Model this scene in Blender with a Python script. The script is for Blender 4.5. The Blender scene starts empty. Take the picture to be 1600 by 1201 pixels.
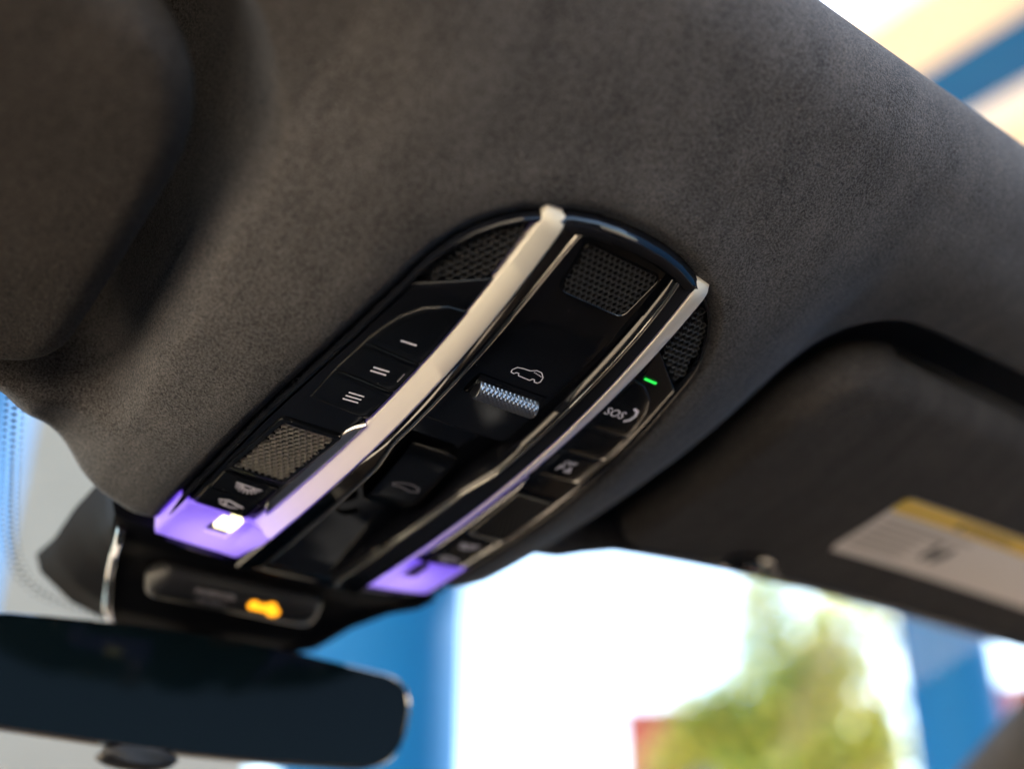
import bpy, bmesh, math, random
import numpy as np
from mathutils import Vector, Matrix
random.seed(7); rng = np.random.default_rng(7)
scene = bpy.context.scene
col = scene.collection

# ------------------------------------------------------------------ frames
# "car frame": x right, y forward, z up, centred on the overhead console (tilted 12.7 deg nose down)
TILT = math.radians(12.726)
MK = Matrix.Translation((0, 0, 1.25)) @ Matrix.Rotation(-TILT, 4, 'X')
RC = Matrix(((0.77466012, -0.61684271, -0.13930817),
             (0.28834293, 0.54060141, -0.79032175),
             (0.56281441, 0.57206221, 0.59664459)))
CAMK = Vector((-0.26771578, -0.32258679, -0.27736812))
FPX = 1800.0

# ------------------------------------------------------------------ camera
cd = bpy.data.cameras.new('camera'); cam = bpy.data.objects.new('camera', cd); col.objects.link(cam)
mk = Matrix.Identity(4)
for i in range(3):
    mk[i][0] = RC[0][i]; mk[i][1] = -RC[1][i]; mk[i][2] = -RC[2][i]; mk[i][3] = CAMK[i]
cam.matrix_world = MK @ mk
cd.sensor_width = 36.0; cd.lens = FPX / 1600 * 36.0
cd.clip_start = 0.01; cd.clip_end = 500
cd.dof.use_dof = True; cd.dof.focus_distance = 0.464; cd.dof.aperture_fstop = 2.5
scene.camera = cam

# ------------------------------------------------------------------ world, sun, exposure
SUN_EL, SUN_AZ = 40.0, 84.0             # azimuth clockwise from +Y (the car's nose): from the passenger side
w = bpy.data.worlds.new('World'); scene.world = w; w.use_nodes = True
nt = w.node_tree; nt.nodes.clear()
wo = nt.nodes.new('ShaderNodeOutputWorld'); bg = nt.nodes.new('ShaderNodeBackground'); sky = nt.nodes.new('ShaderNodeTexSky')
sky.sky_type = 'NISHITA'; sky.sun_disc = False; sky.sun_elevation = math.radians(SUN_EL); sky.sun_rotation = math.radians(SUN_AZ)
sky.air_density = 1.0; sky.dust_density = .6; sky.ozone_density = 1.0
bg.inputs['Strength'].default_value = 0.15
nt.links.new(sky.outputs[0], bg.inputs['Color']); nt.links.new(bg.outputs[0], wo.inputs['Surface'])
sl = bpy.data.lights.new('sun', 'SUN'); sun = bpy.data.objects.new('sun', sl); col.objects.link(sun)
sl.energy = 5.0; sl.angle = math.radians(0.53); sl.color = (1.0, 0.93, 0.82)
az, el = math.radians(SUN_AZ), math.radians(SUN_EL)
sd = Vector((math.sin(az) * math.cos(el), math.cos(az) * math.cos(el), math.sin(el)))
sun.rotation_euler = (-sd).to_track_quat('-Z', 'Y').to_euler(); sun.location = (6, -6, 8)
vs_ = scene.view_settings
vs_.view_transform = 'Standard'; vs_.look = 'None'; vs_.gamma = 1.0; vs_.exposure = 2.3; vs_.use_curve_mapping = False
scene.cycles.use_denoising = True
scene.cycles.max_bounces = 7; scene.cycles.transparent_max_bounces = 12
scene.cycles.sample_clamp_indirect = 6.0

# ------------------------------------------------------------------ materials
def mat(name, base=(.5, .5, .5), rough=.5, metal=0., spec=.5, coat=0., emit=None, estr=0., sheen=0., sheen_tint=(1, 1, 1)):
    m = bpy.data.materials.new(name); m.use_nodes = True
    b = m.node_tree.nodes['Principled BSDF']
    b.inputs['Base Color'].default_value = (*base, 1); b.inputs['Roughness'].default_value = rough
    b.inputs['Metallic'].default_value = metal; b.inputs['Specular IOR Level'].default_value = spec
    b.inputs['Coat Weight'].default_value = coat
    if sheen:
        b.inputs['Sheen Weight'].default_value = sheen; b.inputs['Sheen Roughness'].default_value = .45
        b.inputs['Sheen Tint'].default_value = (*sheen_tint, 1)
    if emit:
        b.inputs['Emission Color'].default_value = (*emit, 1); b.inputs['Emission Strength'].default_value = estr
    return m
def nodes(m):
    return m.node_tree.nodes, m.node_tree.links, m.node_tree.nodes['Principled BSDF']
def noise(n, l, scale, detail=3., rough=.55, vec=None):
    t = n.new('ShaderNodeTexNoise'); t.inputs['Scale'].default_value = scale
    t.inputs['Detail'].default_value = detail; t.inputs['Roughness'].default_value = rough
    l.new(vec, t.inputs['Vector']); return t
def ramp(n, l, src, a, b, p0=.3, p1=.7):
    r = n.new('ShaderNodeValToRGB'); e = r.color_ramp.elements
    e[0].position = p0; e[1].position = p1; e[0].color = (*a, 1); e[1].color = (*b, 1)
    l.new(src, r.inputs[0]); return r
def fabric(name, dark, light, bump=.9, sheen=.16):
    m = mat(name, dark, .95, spec=.12, sheen=sheen, sheen_tint=(.55, .72, 1))
    n, l, b = nodes(m)
    tc = n.new('ShaderNodeTexCoord'); o = tc.outputs['Object']
    mp = n.new('ShaderNodeMapping'); mp.inputs['Scale'].default_value = (1.6, .55, 1); mp.inputs['Rotation'].default_value = (0, 0, .35); l.new(o, mp.inputs['Vector'])
    big = noise(n, l, 34, 6, .68, mp.outputs[0]); fine = noise(n, l, 1150, 2.5, .7, o); mid = noise(n, l, 420, 3, .6, o)
    mx = n.new('ShaderNodeMath'); mx.operation = 'MULTIPLY_ADD'; mx.inputs[1].default_value = .62
    l.new(fine.outputs[0], mx.inputs[0])
    m2 = n.new('ShaderNodeMath'); m2.operation = 'MULTIPLY'; m2.inputs[1].default_value = .19
    l.new(big.outputs[0], m2.inputs[0]); l.new(m2.outputs[0], mx.inputs[2])
    r = ramp(n, l, mx.outputs[0], dark, light, .29, .53); l.new(r.outputs[0], b.inputs['Base Color'])
    ad = n.new('ShaderNodeMath'); ad.operation = 'MULTIPLY_ADD'; ad.inputs[1].default_value = .5
    l.new(mid.outputs[0], ad.inputs[0]); l.new(fine.outputs[0], ad.inputs[2])
    bp = n.new('ShaderNodeBump'); bp.inputs['Strength'].default_value = bump; bp.inputs['Distance'].default_value = .0006
    l.new(ad.outputs[0], bp.inputs['Height']); l.new(bp.outputs[0], b.inputs['Normal'])
    return m
def speckle(name, base, rough, bump_scale=900, bump=.12, coat=0., spec=.5):
    m = mat(name, base, rough, coat=coat, spec=spec); n, l, b = nodes(m)
    tc = n.new('ShaderNodeTexCoord'); nz = noise(n, l, bump_scale, 2, .5, tc.outputs['Object'])
    bp = n.new('ShaderNodeBump'); bp.inputs['Strength'].default_value = bump; bp.inputs['Distance'].default_value = .0004
    l.new(nz.outputs[0], bp.inputs['Height']); l.new(bp.outputs[0], b.inputs['Normal'])
    return m
def gloss_black(name, base=(.006, .007, .010), rough=.06):
    m = mat(name, base, rough, spec=.5); n, l, b = nodes(m)
    tc = n.new('ShaderNodeTexCoord'); nz = noise(n, l, 60, 3, .6, tc.outputs['Object'])
    r = ramp(n, l, nz.outputs[0], (rough * .7,) * 3, (rough * 2.2,) * 3, .35, .75); l.new(r.outputs[0], b.inputs['Roughness'])
    sp = n.new('ShaderNodeTexVoronoi'); sp.inputs['Scale'].default_value = 190; l.new(tc.outputs['Object'], sp.inputs['Vector'])
    sep = n.new('ShaderNodeSeparateColor'); l.new(sp.outputs['Color'], sep.inputs[0])
    th = n.new('ShaderNodeMath'); th.operation = 'MULTIPLY_ADD'; th.inputs[1].default_value = .16; th.inputs[2].default_value = -.10; l.new(sep.outputs[0], th.inputs[0])
    lt = n.new('ShaderNodeMath'); lt.operation = 'LESS_THAN'; l.new(sp.outputs['Distance'], lt.inputs[0]); l.new(th.outputs[0], lt.inputs[1])
    cr = ramp(n, l, lt.outputs[0], base, (.20, .19, .18), .4, .6); l.new(cr.outputs[0], b.inputs['Base Color'])
    return m
M = {}
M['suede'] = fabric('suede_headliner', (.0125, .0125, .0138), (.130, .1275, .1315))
M['suede_shaded'] = fabric('suede_shaded', (.008, .0078, .0080), (.084, .077, .074), 1.0, .05)  # same suede as the headliner, with the visors' shade put into the colour
M['gloss'] = gloss_black('piano_black')
M['button'] = gloss_black('button_black', (.005, .006, .008), .10)
M['matte'] = speckle('matte_black_plastic', (.012, .013, .016), .45)
M['mesh'] = mat('grille_black', (.026, .027, .030), .28)
M['micmesh'] = mat('microphone_mesh', (.42, .41, .39), .34, metal=.9)
M['cover'] = speckle('cover_plastic', (.007, .008, .011), .7, spec=.04)
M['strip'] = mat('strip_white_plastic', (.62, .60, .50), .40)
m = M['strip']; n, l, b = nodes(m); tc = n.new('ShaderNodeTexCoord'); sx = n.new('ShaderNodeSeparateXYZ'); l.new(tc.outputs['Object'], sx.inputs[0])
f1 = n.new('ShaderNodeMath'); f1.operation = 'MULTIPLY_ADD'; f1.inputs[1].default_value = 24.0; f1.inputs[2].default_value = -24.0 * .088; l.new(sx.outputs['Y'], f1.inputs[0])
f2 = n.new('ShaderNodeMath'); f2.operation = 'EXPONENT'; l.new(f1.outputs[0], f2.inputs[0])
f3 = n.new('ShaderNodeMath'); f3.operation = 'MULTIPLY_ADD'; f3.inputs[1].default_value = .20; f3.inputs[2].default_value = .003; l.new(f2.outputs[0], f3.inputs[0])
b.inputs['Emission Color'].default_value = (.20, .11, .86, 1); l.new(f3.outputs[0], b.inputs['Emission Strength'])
M['purple'] = mat('purple_lamp', (.42, .38, .52), .4, emit=(.16, .065, .86), estr=.26)
m = M['purple']; n, l, b = nodes(m); tc = n.new('ShaderNodeTexCoord'); ab = n.new('ShaderNodeVectorMath'); ab.operation = 'ABSOLUTE'; l.new(tc.outputs['Object'], ab.inputs[0])
ml = n.new('ShaderNodeVectorMath'); ml.operation = 'MULTIPLY'; ml.inputs[1].default_value = (1, 1, 0); l.new(ab.outputs[0], ml.inputs[0])
ds = n.new('ShaderNodeVectorMath'); ds.operation = 'DISTANCE'; ds.inputs[1].default_value = (.054, .111, 0); l.new(ml.outputs[0], ds.inputs[0])
er = ramp(n, l, ds.outputs['Value'], (.40, .25, 1.0), (.10, .035, .62), .002, .030); er.color_ramp.interpolation = 'EASE'; l.new(er.outputs[0], b.inputs['Emission Color'])
M['warmled'] = mat('warm_led', (.9, .85, .6), .4, emit=(1, .88, .42), estr=.75)
M['green'] = mat('green_led', (.02, .3, .05), .4, emit=(.02, .8, .08), estr=.30)
M['amber'] = mat('amber_led', (.4, .2, .02), .4, emit=(1.0, .36, .01), estr=.5)
M['icon'] = mat('icon_print', (.80, .76, .80), .5, emit=(.85, .78, .9), estr=.035)
M['icon_dim'] = mat('icon_print_dim', (.34, .33, .38), .5)
M['chrome'] = mat('satin_chrome', (.62, .62, .64), .22, metal=1)
M['darkchrome'] = mat('dark_chrome', (.50, .49, .46), .14, metal=1)
M['silver'] = mat('knurled_silver', (.36, .38, .42), .30, metal=1)
M['mirrorglass'] = mat('dimmed_mirror', (.002, .005, .007), .06, spec=.055)
M['label'] = mat('label_white', (.84, .80, .79), .6)
M['labely'] = mat('label_yellow', (.85, .58, .07), .6)
M['ink'] = mat('label_ink', (.04, .04, .06), .6)
M['inkgrey'] = mat('label_grey_ink', (.46, .43, .42), .6)
M['black'] = mat('ceramic_black', (.01, .01, .012), .4)
# outdoors
def wall_mat(name, a, b_, sc=3, rough=.7):
    m = mat(name, a, rough); n, l, b = nodes(m); tc = n.new('ShaderNodeTexCoord')
    r = ramp(n, l, noise(n, l, sc, 5, .6, tc.outputs['Object']).outputs[0], a, b_); l.new(r.outputs[0], b.inputs['Base Color']); return m
M['bluepaint'] = wall_mat('blue_paint', (.001, .085, .25), (.002, .098, .28), 2, .6)
M['bluepaint'].node_tree.nodes['Principled BSDF'].inputs['Specular IOR Level'].default_value = .15
M['whitepaint'] = wall_mat('white_paint', (.78, .78, .78), (.82, .82, .81), 2)
M['beige'] = wall_mat('beige_panel', (.76, .65, .50), (.81, .70, .55), 2)
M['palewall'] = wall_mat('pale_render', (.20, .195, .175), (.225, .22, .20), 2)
M['red'] = wall_mat('red_render', (.42, .09, .07), (.50, .13, .10), 2)
M['roofred'] = wall_mat('red_roof', (.30, .06, .05), (.40, .09, .07), 6)
M['glassdark'] = mat('window_glass', (.05, .06, .07), .08)
M['ground'] = wall_mat('concrete_ground', (.46, .34, .22), (.54, .41, .28), 1.2, .85)
M['bark'] = wall_mat('bark', (.10, .07, .045), (.16, .11, .07), 20, .9)
M['leaf'] = wall_mat('leaf', (.17, .30, .04), (.38, .44, .06), 1.5, .6)
M['leafy'] = wall_mat('leaf_yellow', (.62, .62, .08), (.80, .66, .12), 1.5, .6)
M['dash'] = speckle('dashboard_black', (.012, .012, .014), .6)
M['cabin'] = wall_mat('cabin_leather', (.045, .034, .026), (.06, .045, .035), 6, .7)
gm = bpy.data.materials.new('windscreen_glass'); gm.use_nodes = True
n_, l_ = gm.node_tree.nodes, gm.node_tree.links; n_.clear()
out = n_.new('ShaderNodeOutputMaterial'); mixs = n_.new('ShaderNodeMixShader'); tr = n_.new('ShaderNodeBsdfTransparent'); gl = n_.new('ShaderNodeBsdfGlossy')
tr.inputs[0].default_value = (.93, .97, .95, 1); gl.inputs['Roughness'].default_value = 0.0; mixs.inputs[0].default_value = .05
l_.new(tr.outputs[0], mixs.inputs[1]); l_.new(gl.outputs[0], mixs.inputs[2]); l_.new(mixs.outputs[0], out.inputs[0])
M['glass'] = gm

# ------------------------------------------------------------------ object helpers
ORG = {}
def tagit(o, label=None, cat=None, group=None, kind=None):
    if label: o['label'] = label
    if cat: o['category'] = cat
    if group: o['group'] = group
    if kind: o['kind'] = kind
    return o
def thing(name, label, cat, org=(0, 0, 0), group=None, world=False):
    o = bpy.data.objects.new(name, None); col.objects.link(o); o.empty_display_size = .02
    o.matrix_world = (Matrix.Identity(4) if world else MK) @ Matrix.Translation(org)
    ORG[o.name] = Vector(org)
    return tagit(o, label, cat, group)
def mesh(name, verts, faces, m, parent=None, smooth=True, ang=38, org=None, world=False, weld=False):
    me = bpy.data.meshes.new(name)
    og = ORG[parent.name] if parent else Vector(org or (0, 0, 0))
    me.from_pydata([tuple(Vector(v) - og) for v in verts], [], faces)
    bm = bmesh.new(); bm.from_mesh(me)
    if weld: bmesh.ops.remove_doubles(bm, verts=bm.verts, dist=1e-7)
    bmesh.ops.recalc_face_normals(bm, faces=bm.faces); bm.to_mesh(me); bm.free()
    if smooth:
        me.polygons.foreach_set('use_smooth', [True] * len(me.polygons)); me.set_sharp_from_angle(angle=math.radians(ang))
    me.materials.append(M[m] if isinstance(m, str) else m)
    o = bpy.data.objects.new(name, me); col.objects.link(o)
    ORG[o.name] = og
    if parent: o.parent = parent
    else: o.matrix_world = (Matrix.Identity(4) if world else MK) @ Matrix.Translation(og)
    return o
def pix(px, py):                                   # direction of a picture point, car frame
    d = Vector(((px - 800) / FPX, (py - 600.5) / FPX, 1.0))
    return RC.transposed() @ d
def wpix(px, py, dist):                            # world point in that direction, dist metres away horizontally
    o = MK @ CAMK; d = MK.to_3x3() @ pix(px, py); h = math.hypot(d.x, d.y)
    return o + d * (dist / h)
def wplane(px, py, z):
    o = MK @ CAMK; d = MK.to_3x3() @ pix(px, py)
    return o + d * ((z - o.z) / d.z)

# ------------------------------------------------------------------ the console's curved surface
Q0, Q1, Q2 = 0.7208, 0.6194, -2.1759
def S(u, v): return Q0 * v * v + Q1 * u * u + Q2 * v ** 3
def K(u, v, o=0.): return (u, v, S(u, v) - o)       # o > 0: proud towards the cabin
def lerp(a, b, t): return a + (b - a) * t
def interp(x, xs, ys):
    return float(np.interp(x, xs, ys))
def loft(sections, closed=True, caps=True):
    n = len(sections[0]); V = [p for s in sections for p in s]; F = []
    for i in range(len(sections) - 1):
        for j in range(n if closed else n - 1):
            k = (j + 1) % n
            F.append((i * n + j, i * n + k, (i + 1) * n + k, (i + 1) * n + j))
    if caps and closed:
        F.append(tuple(range(n))); F.append(tuple((len(sections) - 1) * n + j for j in range(n)))
    return V, F
def rounded(poly, r, seg=6):
    out = []; N = len(poly)
    rr = r if isinstance(r, (list, tuple)) else [r] * N
    for i in range(N):
        p, a, b = Vector(poly[i]), Vector(poly[i - 1]), Vector(poly[(i + 1) % N]); q = rr[i]
        da, db = (a - p), (b - p)
        q = min(q, da.length * .49, db.length * .49)
        if q <= 1e-6: out.append(tuple(p)); continue
        s, e = p + da.normalized() * q, p + db.normalized() * q
        for k in range(seg + 1):
            t = k / seg; out.append(tuple(s * (1 - t) ** 2 + p * 2 * t * (1 - t) + e * t * t))
    return out
def span(poly, v):
    us = []
    for i in range(len(poly)):
        (u0, v0), (u1, v1) = poly[i - 1], poly[i]
        if (v0 - v) * (v1 - v) <= 0 and abs(v1 - v0) > 1e-12:
            us.append(u0 + (u1 - u0) * (v - v0) / (v1 - v0))
        elif abs(v1 - v0) <= 1e-12 and abs(v - v0) < 1e-9: us += [u0, u1]
    return min(us), max(us)
def slab(poly, o_top, o_bot, bev=.0004, step=.004, nu=6):
    """a plate following the console surface; poly is (u,v), convex in u; o_top may be a function of v"""
    f = o_top if callable(o_top) else (lambda v: o_top)
    lo, hi = min(p[1] for p in poly), max(p[1] for p in poly)
    vv = {lo + 1e-6, lo + bev * .35, lo + bev, hi - bev, hi - bev * .35, hi - 1e-6}
    for p in poly:
        if lo + bev < p[1] < hi - bev: vv.add(p[1])
    k = max(2, int((hi - lo) / step)); vv |= {lo + bev + (hi - lo - 2 * bev) * i / k for i in range(k + 1)}
    vv = sorted(vv); vv = [x for i, x in enumerate(vv) if i == 0 or x - vv[i - 1] > 2e-6]
    secs = []
    for v in vv:
        a, b = span(poly, v); d = min(v - lo, hi - v); dr = 0.
        if d < bev: x = 1 - d / bev; dr = bev * (1 - math.sqrt(max(0, 1 - x * x)))
        e = min(bev, (b - a) * .45); t = f(v) - dr
        pr = [(a, o_bot), (a, t - e), (a + e * .3, t - e * .3), (a + e, t)]
        pr += [(lerp(a + e, b - e, i / nu), t) for i in range(1, nu)]
        pr += [(b - e, t), (b - e * .3, t - e * .3), (b, t - e), (b, o_bot)]
        secs.append([K(u, v, o) for u, o in pr])
    return loft(secs)
def mirror_poly(p): return [(-u, v) for u, v in p]
def stroke(pts, wd, o, close=False, round_ends=True):
    """flat printed line of width wd along (u,v) points"""
    P = [Vector(p) for p in pts]
    if close: P = P + [P[0]]
    V, F = [], []
    for i in range(len(P) - 1):
        a, b = P[i], P[i + 1]; d = (b - a)
        if d.length < 1e-9: continue
        d.normalize(); nn = Vector((-d.y, d.x)) * wd / 2; ex = d * wd * .3
        q = [a - ex + nn, b + ex + nn, b + ex - nn, a - ex - nn]; s = len(V); oo = o + i * 2e-7
        V += [K(p.x, p.y, oo) for p in q]; F.append((s, s + 1, s + 2, s + 3))
    return V, F
def join(*vf):
    V, F = [], []
    for v, f in vf:
        s = len(V); V += v; F += [tuple(i + s for i in q) for q in f]
    return V, F
def text_flat(txt, size):
    c = bpy.data.curves.new('t', 'FONT'); c.body = txt; c.size = size; c.align_x = 'CENTER'; c.align_y = 'CENTER'; c.resolution_u = 3
    o = bpy.data.objects.new('t', c); col.objects.link(o)
    dg = bpy.context.evaluated_depsgraph_get(); me = bpy.data.meshes.new_from_object(o.evaluated_get(dg))
    V = [(v.co.x, v.co.y) for v in me.vertices]; F = [tuple(p.vertices) for p in me.polygons]
    bpy.data.objects.remove(o); bpy.data.curves.remove(c); bpy.data.meshes.remove(me)
    return V, F
def text_on(txt, size, u, v, o, sx=1., skew=0.):
    V, F = text_flat(txt, size)
    return [K(u + x * sx + skew * y, v - y, o) for x, y in V], F
def hexgrille(poly, pitch, o_top, depth, hole=.74, stretch=1.0, inset=.0):
    """a sheet of hexagonal holes: ring of each cell and the walls of its hole"""
    lo, hi = min(p[1] for p in poly) + inset, max(p[1] for p in poly) - inset
    V, F = [], []; dv = pitch * .866 * stretch; r = pitch / math.sqrt(3); row = 0; v = lo + dv * .5
    while v < hi:
        a, b = span(poly, v); u = math.floor(a / pitch) * pitch + (pitch / 2 if row % 2 else 0)
        while u < b:
            if u - a > pitch * .35 + inset and b - u > pitch * .35 + inset:
                s = len(V)
                for rad, dd in ((r, 0), (r * hole * 1.08, -.00012), (r * hole, .0003), (r * hole * .8, depth)):
                    for k in range(6):
                        an = math.radians(60 * k + 30); V.append(K(u + rad * math.cos(an), v + rad * math.sin(an) * stretch, o_top - dd))
                for lv in range(3):
                    for k in range(6):
                        k2 = (k + 1) % 6; F.append((s + lv * 6 + k, s + lv * 6 + k2, s + lv * 6 + 6 + k2, s + lv * 6 + 6 + k))
            u += pitch
        v += dv; row += 1
    return V, F
def border(poly, wd, o, h):
    """raised bead along a closed outline"""
    N = len(poly); secs = []
    cu = sum(p[0] for p in poly) / N; cv = sum(p[1] for p in poly) / N
    for i in range(N):
        a, p, b = Vector(poly[i - 1]), Vector(poly[i]), Vector(poly[(i + 1) % N]); t = (b - a)
        if t.length < 1e-9: t = Vector((1, 0))
        t.normalize(); nn = Vector((-t.y, t.x))
        if nn.dot(Vector((cu, cv)) - p) < 0: nn = -nn
        s = []
        for f, oo in ((0, -h), (0, h * .5), (.3, h), (.7, h), (1, h * .5), (1, -h)):
            q = p + nn * wd * f; s.append(K(q.x, q.y, o + oo))
        secs.append(s)
    secs.append(secs[0])
    return loft(secs, True, False)

# ------------------------------------------------------------------ headliner
HALF = [(0, -.1345), (.0122, -.1340), (.0225, -.1325), (.0320, -.1298), (.0410, -.1258), (.0495, -.1210), (.0560, -.1155), (.0620, -.1085), (.0665, -.1005),
        (.0695, -.0920), (.0712, -.0830), (.0722, -.0740), (.0742, -.0600), (.0765, -.0400), (.0785, -.0200), (.0800, 0), (.0808, .020), (.0808, .040), (.0803, .060), (.0795, .085), (.0780, .105), (.0745, .1200), (.0700, .1262), (.0560, .1290), (.0, .1300)]
OUT = HALF + [(-u, v) for u, v in HALF[-2:0:-1]]
def poly_dist(U, Vv, poly):
    d = np.full(U.shape, 9.); inside = np.zeros(U.shape, bool)
    for i in range(len(poly)):
        x0, y0 = poly[i - 1]; x1, y1 = poly[i]
        L2 = (x1 - x0) ** 2 + (y1 - y0) ** 2
        t = np.clip(((U - x0) * (x1 - x0) + (Vv - y0) * (y1 - y0)) / L2, 0, 1)
        d = np.minimum(d, np.hypot(U - x0 - t * (x1 - x0), Vv - y0 - t * (y1 - y0)))
        c = ((y0 > Vv) != (y1 > Vv)); xi = (x1 - x0) * (Vv - y0) / ((y1 - y0) if abs(y1 - y0) > 1e-12 else 1e-12) + x0
        inside ^= c & (U < xi)
    return np.where(inside, -d, d)
def sst(x): x = np.clip(x, 0, 1); return x * x * (3 - 2 * x)
def SE(U, Vv):
    ue = .22 * np.tanh(U / .22); return Q0 * Vv ** 2 + Q1 * ue ** 2 + Q2 * Vv ** 3
VF_A, VF_V = [0, .075, .090, .100, .1166, .1325, .145, .160, .180, 1.0], [.119, .120, .121, .120, .1165, .109, .097, .083, .075, .073]
def recess_mask(U, Vv):
    a = np.abs(U); pw = np.interp(Vv, [-.2, -.06, 0, .05, .09, .12], [.128, .126, .121, .117, .111, .104])
    x = a - pw; y = Vv + .142
    R = .070
    d = np.where((x < R) & (y < R), R - np.hypot(np.maximum(R - x, 0), np.maximum(R - y, 0)), np.minimum(x, y))
    return sst(d / .034)
def headliner_z(U, Vv):
    d = poly_dist(U, Vv, OUT)
    lip = np.where(d < .010, -.0008 * 0 + .0040 * (1 - sst((d + .002) / .008)), 0) - .0010 * np.exp(-((d - .012) / .010) ** 2)
    m = recess_mask(U, Vv)
    a_ = np.abs(U); ex = np.where(a_ < .132, 6.5 * np.maximum(a_ - .084, 0) ** 2, 6.5 * .048 ** 2 + .3 * (1 - np.exp(-(np.maximum(a_ - .132, 0)) / .03)) * .03) * sst((Vv + .19) / .08) * (1 - .9 * sst((a_ - .12) / .03) * sst((Vv - .03) / .05))
    return SE(U, Vv) + ex + .0012 + lip + m * .094 * (1 - .87 * sst((Vv - .040) / .035))
us = sorted(set(np.round(np.concatenate([np.linspace(-.75, -.26, 24), np.linspace(-.26, -.095, 70), np.linspace(-.095, .095, 290), np.linspace(.095, .26, 70), np.linspace(.26, .75, 24)]), 6)))
U1 = np.array(us)
tv = np.unique(np.concatenate([np.linspace(0, .2, 30), np.linspace(.2, .92, 330), np.linspace(.92, 1, 26)]))
vfr = np.interp(np.abs(U1), VF_A, VF_V)
UU, TT = np.meshgrid(U1, tv)
V0 = -.198
VV = V0 + (vfr[None, :] - V0) * TT
ZZ = headliner_z(UU, VV)
df = (vfr[None, :] - VV)
ZZ = ZZ + (.010 - .007 * sst((np.abs(UU) - .13) / .03)) * np.clip(1 - df / .013, 0, 1) ** 2.2
rows = []
th0 = math.atan(.50); r_ = .042                       # roll up into the roof opening
zb = headliner_z(U1[None, :], np.full((1, len(U1)), V0))[0]
for k in range(22, 0, -1):
    th = th0 + (math.radians(100) - th0) * k / 22
    vv = V0 - r_ * (math.sin(th) - math.sin(th0)); zz = zb + r_ * (math.cos(th0) - math.cos(th))
    rows.append(np.stack([U1, np.full_like(U1, vv), zz], 1))
top_rear = [np.stack([U1, np.full_like(U1, rows[0][0, 1] + .060), np.full_like(U1, .170)], 1)]
grid = [np.stack([UU[i], VV[i], ZZ[i]], 1) for i in range(len(tv))]
top_front = [np.stack([U1, vfr, np.full_like(U1, .075)], 1), np.stack([U1, vfr - .05, np.full_like(U1, .170)], 1)]
allrows = top_rear + rows + grid + top_front
nU = len(U1); HV = np.concatenate(allrows); HF = []
dd = poly_dist(HV[:, 0], HV[:, 1], OUT); hole = (dd < -.007) & (HV[:, 2] < .07)
nr = len(allrows)
for i in range(nr):
    i2 = (i + 1) % nr
    for j in range(nU - 1):
        q = (i * nU + j, i * nU + j + 1, i2 * nU + j + 1, i2 * nU + j)
        if any(hole[x] for x in q): continue
        HF.append(q)
hl = mesh('headliner', HV.tolist(), HF, 'suede', ang=60)
tagit(hl, 'dark brown suede headliner wrapped around the overhead console', 'headliner', kind='structure')

# ------------------------------------------------------------------ overhead console
con = thing('overhead_console', 'piano black overhead console with two light strips and purple lamps', 'overhead console', (0, 0, .01))
P = lambda name, vf, m, parent=con, **k: mesh(name, vf[0], vf[1], m, parent, **k)
P('tray', slab([(u * .97, v * .97) for u, v in OUT], -.0130, -.0150, .0005), 'matte')
secs = []
N = len(OUT); OD = []
for i in range(N):                                     # densify the outline
    a, b = OUT[i - 1], OUT[i]
    k = max(1, int(math.hypot(b[0] - a[0], b[1] - a[1]) / .004))
    for s in range(k): OD.append((lerp(a[0], b[0], s / k), lerp(a[1], b[1], s / k)))
N = len(OD)
for i in range(N + 1):
    a, p, b = Vector(OD[(i - 2) % N]), Vector(OD[i % N]), Vector(OD[(i + 2) % N]); t = (b - a).normalized(); nn = Vector((-t.y, t.x))
    if nn.dot(-p) < 0: nn = -nn
    wd = .0022 + .0052 * float(sst(np.array((-.112 - p.y) / .012))) * float(sst(np.array((.044 - abs(p.x)) / .012)))
    h = .0006 + .0016 * float(sst(np.array((-.112 - p.y) / .012))) * float(sst(np.array((.044 - abs(p.x)) / .012)))
    s = []
    for f, o in ((0, -.013), (0, -.0018), (.06, -.0004), (.2, h * .8), (.42, h), (.75, h * .8), (.93, -.0003), (1, -.0016), (1, -.013)):
        q = p + nn * wd * f; s.append(K(q.x, q.y, o))
    secs.append(s)
P('rim', loft(secs, True, False), 'gloss', weld=True)
def oi(v): return interp(v, [-.13, -.10, -.05, 0, .06, .12], [.0016, .0024, .0040, .0054, .0064, .0066])   # how proud the centre spine stands
def rail(v): return interp(v, [-.13, -.12, -.10, -.002, .016, .05, .120], [.0245, .0258, .0265, .0262, .0225, .0215, .0195])
VS = [-.1275 + (.1225 + .1275) * i / 70 for i in range(71)]
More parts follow.
